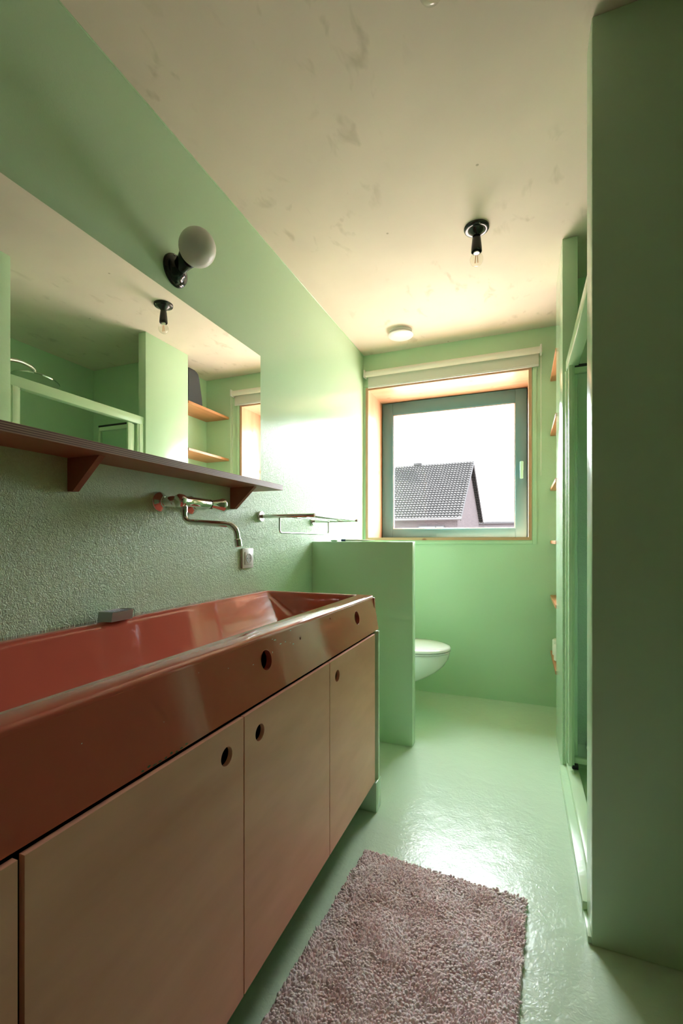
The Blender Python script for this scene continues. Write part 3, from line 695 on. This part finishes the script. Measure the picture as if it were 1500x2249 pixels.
# ================================================================ SHOWER
sf = thing('shower_enclosure', (.21, 1.9, .045), 'mint green framed shower doorway between near wall and column', 'shower enclosure')
fX0, fX1 = .186, .230
obj('top_rail', B(fX0, fX1, YN1+.002, YC0-.002, 1.852, 1.906, bev=.003), M_frame, sf)
obj('bottom_rail', B(fX0, fX1, YN1+.002, YC0-.002, .046, .078, bev=.003), M_frame, sf)
for y0, y1 in ((YN1+.002, YN1+.055), (YC0-.055, YC0-.002)):
    bm = BB([(fX0, fX1, y0, y1, .078, 1.852)], .003); box(bm, fX0-.004, fX0+.001, y0+.012, y1-.012, .078, 1.852, bev=.001); obj('jamb', bm, M_frame, sf)
bm = BB([(.200, .212, 2.215, 2.262, .10, 1.845), (.486, .498, 2.238, 2.262, .10, 1.845), (.212, .486, 2.238, 2.262, .10, .125), (.212, .486, 2.238, 2.262, 1.82, 1.845)], .002)
lf = obj('door_leaf', bm, M_frame, sf)
obj('glass_panel', B(.212, .486, 2.247, 2.252, .125, 1.82), M_shglass, lf)
obj('top_seal', B(.215, .495, 2.238, 2.262, 1.8455, 1.857), M_rubber, lf)
for a in ((.205, .232, 2.220, 2.262, 1.857, 1.90), (.203, .228, 2.225, 2.262, .079, .098)): obj('pivot_block', B(*a, bev=.002), M_rubber, lf)
obj('edge_profile', B(.188, .202, 2.20, 2.236, .10, 1.845, bev=.002), M_frame, lf)
bm = bmesh.new()
box(bm, .31, SX-.002, YN1+.002, YC1-.037, 0.001, .02)
tag(obj('shower_tray', bm, M_frame), 'green shower tray on the floor inside the alcove', 'shower tray')
hd = thing('rain_shower_head', (.66, YN1, 2.08), 'round chrome rain shower head seen in the mirror', 'shower head')
bm = bmesh.new(); tube(bm, spline([(.66, YN1, 2.125), (.66, 1.62, 2.13), (.66, 1.74, 2.15), (.66, 1.84, 2.165), (.66, 1.91, 2.15), (.66, 1.925, 2.105)], 8), [.012]*41, 16); obj('arm', bm, M_chrome, hd)
bm = bmesh.new(); lathe(bm, [(.018, .035), (.022, .018), (.05, .010), (.125, .004), (.132, -.002), (.130, -.008), (0, -.009)], (.66, 1.925, 2.083), (0, 0.12, 1), 48); obj('head_disc', bm, M_chrome, hd)

# ================================================================ RUG
RW, RL = .520, .88; rot = math.radians(-3.0); top_mid = Vector((-.247, 1.480, 0))
rc = top_mid - Vector((-math.sin(rot), math.cos(rot), 0))*RL/2
rg = thing('bath_mat', (rc.x, rc.y, 0), 'dusty pink shaggy bath mat on the green floor', 'bath mat')
def R2(u, v, z): return (rc.x + u*math.cos(rot) - v*math.sin(rot), rc.y + u*math.sin(rot) + v*math.cos(rot), z)
bm = B(-RW/2, RW/2, -RL/2, RL/2, .0008, .006, bev=.002)
for v in bm.verts: v.co = Vector(R2(*v.co))
obj('backing', bm, M_pile, rg)
s = .0068; nu = int(RW/s); nv = int(RL/s)
U, V = np.meshgrid(np.linspace(-RW/2+.003, RW/2-.003, nu), np.linspace(-RL/2+.003, RL/2-.003, nv))
U = (U + rng.uniform(-.0024, .0024, U.shape)).ravel(); V = (V + rng.uniform(-.0024, .0024, V.shape)).ravel(); n = len(U)
# clumped lean field
def field(seed):
    r = np.random.default_rng(seed); f = np.zeros(n)
    for k in range(14):
        a, b, p = r.normal(0, 40, 1), r.normal(0, 40, 1), r.uniform(0, 6.28); f += np.sin(a*U+b*V+p)
    return f/3.0
ang = field(3)*1.6 + rng.normal(0, .7, n); lean = np.clip(.9+.35*field(5)+rng.normal(0, .25, n), .2, 1.6)
ln = rng.uniform(.0085, .0135, n)*(1+.12*field(9)); w = rng.uniform(.0030, .0042, n)
dx, dy = np.cos(ang), np.sin(ang); px, py = -dy, dx
rings = []; K = 5
for t, ww in ((0, .8), (.4, 1.15), (.75, 1.1), (1.0, .35)):
    lz = ln*np.sin(np.minimum(1.45, PI/2 - lean*.55*t))*t; lh = ln*np.sin(lean*.55*t)*t + .0
    cx, cy, cz = U+dx*lh, V+dy*lh, .004+lz
    for k in range(K):
        a = 2*PI*k/K; ox = px*np.cos(a)*w*ww + dx*np.sin(a)*w*ww*.8*np.cos(lean*.55*t); oy = py*np.cos(a)*w*ww + dy*np.sin(a)*w*ww*.8*np.cos(lean*.55*t); oz = -np.sin(a)*w*ww*.8*np.sin(lean*.55*t)
        rings.append(np.stack([cx+ox, cy+oy, cz+oz], 1))
P = np.stack(rings, 1)                                   # n, 4K, 3
P[:, :, 0] = np.clip(P[:, :, 0], -RW/2-.006, RW/2+.006)
X = rc.x + P[:, :, 0]*math.cos(rot) - P[:, :, 1]*math.sin(rot); Y = rc.y + P[:, :, 0]*math.sin(rot) + P[:, :, 1]*math.cos(rot)
verts = np.stack([X, Y, np.maximum(P[:, :, 2], .001)], 2).reshape(-1, 3)
q = []
for r in range(3):
    for k in range(K): q.append((r*K+k, r*K+(k+1) % K, (r+1)*K+(k+1) % K, (r+1)*K+k))
q = np.array(q); quads = (q[None] + (np.arange(n)*4*K)[:, None, None]).reshape(-1, 4)
capf = (np.array([3*K+k for k in range(K)])[None] + (np.arange(n)*4*K)[:, None])
me = bpy.data.meshes.new('pile')
nvx = len(verts); nq = len(quads); nc = len(capf)
me.vertices.add(nvx); me.vertices.foreach_set('co', verts.astype(np.float32).ravel())
me.loops.add(nq*4+nc*K); me.loops.foreach_set('vertex_index', np.concatenate([quads.ravel(), capf.ravel()]).astype(np.int32))
me.polygons.add(nq+nc); me.polygons.foreach_set('loop_start', np.concatenate([np.arange(nq)*4, nq*4+np.arange(nc)*K]).astype(np.int32))
me.polygons.foreach_set('loop_total', np.concatenate([np.full(nq, 4), np.full(nc, K)]).astype(np.int32))
me.update(calc_edges=True); me.validate(); me.polygons.foreach_set('use_smooth', [True]*len(me.polygons)); me.materials.append(M_pile)
pl = bpy.data.objects.new('pile', me); link(pl); pl.parent = rg; pl.matrix_parent_inverse = Matrix.Translation(-rg.location); pl['kind'] = 'stuff'
